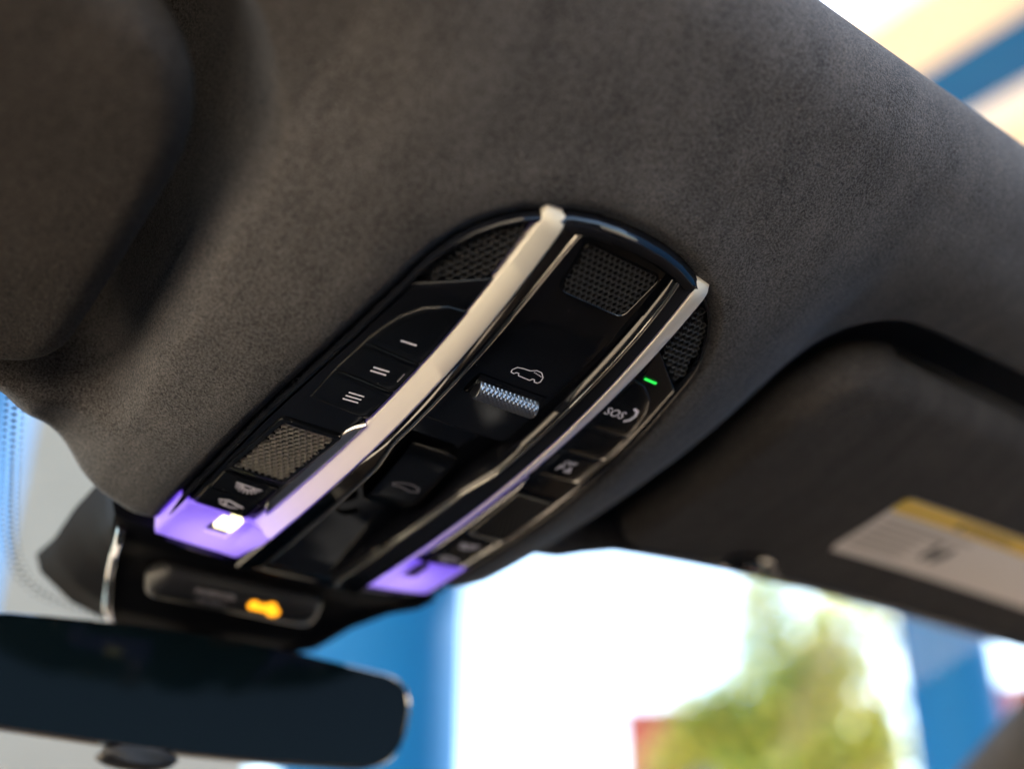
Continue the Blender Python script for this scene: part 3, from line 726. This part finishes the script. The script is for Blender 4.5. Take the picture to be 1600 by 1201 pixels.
slat(xd + .003, xd + .8, zc, zc + .12, 'beige', 'soffit_panel', cp)
# red house behind the tree
def house(px_l, px_r, py_top, dist, label, gable=.6):
    a, b = wpix(px_l, 1110, dist), wpix(px_r, 1110, dist); ztop = wpix(px_l, py_top, dist).z
    A, B = Vector((a.x, a.y, 0)), Vector((b.x, b.y, 0)); d = (B - A); n_ = Vector((-d.y, d.x, 0)).normalized()
    if n_.dot(A - MK @ CAMK) < 0: n_ = -n_
    D = 5.0; t = thing('red_house', label, 'house', A, 'red houses', True); up = Vector((0, 0, 1))
    q = [A, B, B + n_ * D, A + n_ * D]; V = q + [p + up * ztop for p in q]
    mesh('wall', V, [(0, 1, 5, 4), (1, 2, 6, 5), (2, 3, 7, 6), (3, 0, 4, 7)], 'red', t, smooth=False)
    e = d.normalized() * .12; f = n_ * .3; h0 = up * (ztop + .01); mid = n_ * D / 2 + up * (ztop + gable)
    V = [A - e - f + h0, B + e - f + h0, B + e + mid, A - e + mid, A - e + n_ * D + f + h0, B + e + n_ * D + f + h0]
    V += [v - up * .12 for v in V]
    mesh('roof', V, [(0, 1, 2, 3), (3, 2, 5, 4), (6, 7, 8, 9), (9, 8, 11, 10), (0, 1, 7, 6), (4, 5, 11, 10), (0, 3, 9, 6), (3, 4, 10, 9), (1, 2, 8, 7), (2, 5, 11, 8)], 'roofred', t, smooth=False)
    k = max(1, int(d.length / 1.4))
    for i in range(k):
        c = A + d * ((i + .5) / k) - n_ * .02; x = d.normalized() * .3; z0, z1 = ztop - 1.5, ztop - .5
        wv = [c - x + up * z0, c + x + up * z0, c + x + up * z1, c - x + up * z1]
        wn = mesh('window', wv + [p + n_ * .05 for p in wv], [(0, 1, 2, 3), (0, 1, 5, 4), (2, 3, 7, 6), (1, 2, 6, 5), (3, 0, 4, 7)], 'whitepaint', t, smooth=False)
        gv = [c - n_ * .006 + (p - c) * .85 for p in wv]; gv = [c + (p - c) for p in gv]
        cen = sum(wv, Vector()) / 4; gv = [cen + (p - cen) * .84 - n_ * .006 for p in wv]
        mesh('pane', gv, [(0, 1, 2, 3)], 'glassdark', wn, smooth=False)
house(968, 1395, 1112, 17, 'blurred red house half hidden by the yellow green tree')
house(1572, 1780, 1075, 15, 'blurred red house at the right edge beside the blue column')
def block(px_l, px_r, py_top, dist, label):
    a, b = wpix(px_l, 900, dist), wpix(px_r, 900, dist); zt = wpix(px_l, py_top, dist).z
    A, B = Vector((a.x, a.y, 0)), Vector((b.x, b.y, 0)); d = B - A; n_ = Vector((-d.y, d.x, 0)).normalized()
    if n_.dot(A - MK @ CAMK) < 0: n_ = -n_
    t = thing('pale_building', label, 'building', A, None, True); up = Vector((0, 0, 1)); q = [A, B, B + n_ * 6, A + n_ * 6]
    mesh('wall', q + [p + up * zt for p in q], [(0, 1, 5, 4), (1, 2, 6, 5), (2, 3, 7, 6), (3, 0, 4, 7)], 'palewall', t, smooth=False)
    e = d.normalized() * .15; q = [A - e - n_ * .15, B + e - n_ * .15, B + e + n_ * 6.15, A - e + n_ * 6.15]
    V = [p + up * (zt + .005) for p in q] + [p + up * (zt + .25) for p in q]
    mesh('roof', V, [(0, 1, 2, 3), (4, 5, 6, 7), (0, 1, 5, 4), (1, 2, 6, 5), (2, 3, 7, 6), (3, 0, 4, 7)], 'whitepaint', t, smooth=False)
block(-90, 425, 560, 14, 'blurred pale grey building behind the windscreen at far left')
wl = mesh('bounce_wall', [(x, y, z) for x in (-3.5, -3.2) for y in (-7, 5) for z in (0, 6.0)], [(0, 1, 3, 2), (4, 5, 7, 6), (0, 1, 5, 4), (2, 3, 7, 6), (0, 2, 6, 4), (1, 3, 7, 5)], 'beige', smooth=False, world=True); tagit(wl, kind='structure')  # unseen wall added to bounce warm sunlight into the cabin from the left
wr = mesh('shade_wall', [(x, y, z) for x in (4.0, 4.2) for y in (-6, .6) for z in (0, 4.3)], [(0, 1, 3, 2), (4, 5, 7, 6), (0, 1, 5, 4), (2, 3, 7, 6), (0, 2, 6, 4), (1, 3, 7, 5)], 'bluepaint', smooth=False, world=True); tagit(wr, kind='structure')  # unseen blue wall added to shade the car and cool its right side
def tree(px, py, dist, rad, label, cnt, clumps):
    c = wpix(px, py, dist); t = thing('tree', label, 'tree', (c.x, c.y, 0), None, True)
    mesh('trunk', *tube([(c.x, c.y, 0), (c.x + .05, c.y, c.z * .35), (c.x - .04, c.y + .05, c.z * .7), (c.x, c.y, c.z + .2)], [.16, .12, .09, .04]), 'bark', t)
    for q in range(5):
        a = q * 1.3; mesh('limb', *tube([(c.x, c.y, c.z * .6 + .1 * q), (c.x + rad * .35 * math.cos(a), c.y + rad * .35 * math.sin(a), c.z * .75 + .12 * q), (c.x + rad * .7 * math.cos(a), c.y + rad * .7 * math.sin(a), c.z + .05 * q)], [.05, .035, .012], 8), 'bark', t)
    for mname, part in (('leaf', 0), ('leafy', 1)):
        V, F = [], []
        for (x, y, z, r, dens) in clumps:
            cc = wpix(x, y, dist + z); R = r / FPX * dist * 1.12
            for _ in range(int(cnt * dens / 2)):
                v = rng.normal(size=3); v = v / np.linalg.norm(v) * R * rng.random() ** .4; p = cc + Vector(v)
                n1 = Vector(rng.normal(size=3)).normalized(); n2 = n1.orthogonal().normalized(); s = .05 + .05 * rng.random(); k = len(V)
                V += [p - n1 * s, p + n2 * s * .6, p + n1 * s, p - n2 * s * .6]; F.append((k, k + 1, k + 2, k + 3))
        mesh('crown', V, F, mname, t, smooth=False)['kind'] = 'stuff'
tree(1230, 1110, 10, 1.0, 'blurred yellow green tree seen through the windscreen', 900,
     [(1200, 1130, 0, 90, 1.3), (1100, 1135, .2, 60, .7), (1300, 1090, .1, 80, .9), (1190, 1010, .2, 55, .28), (1340, 985, -.1, 70, .28), (1190, 935, .3, 50, .28), (1270, 1020, 0, 60, .3), (1370, 1170, .3, 50, .4), (1230, 1200, 0, 120, 1.3), (1400, 930, .3, 60, .2), (1300, 925, .3, 60, .16), (1040, 1195, .3, 35, .15)])
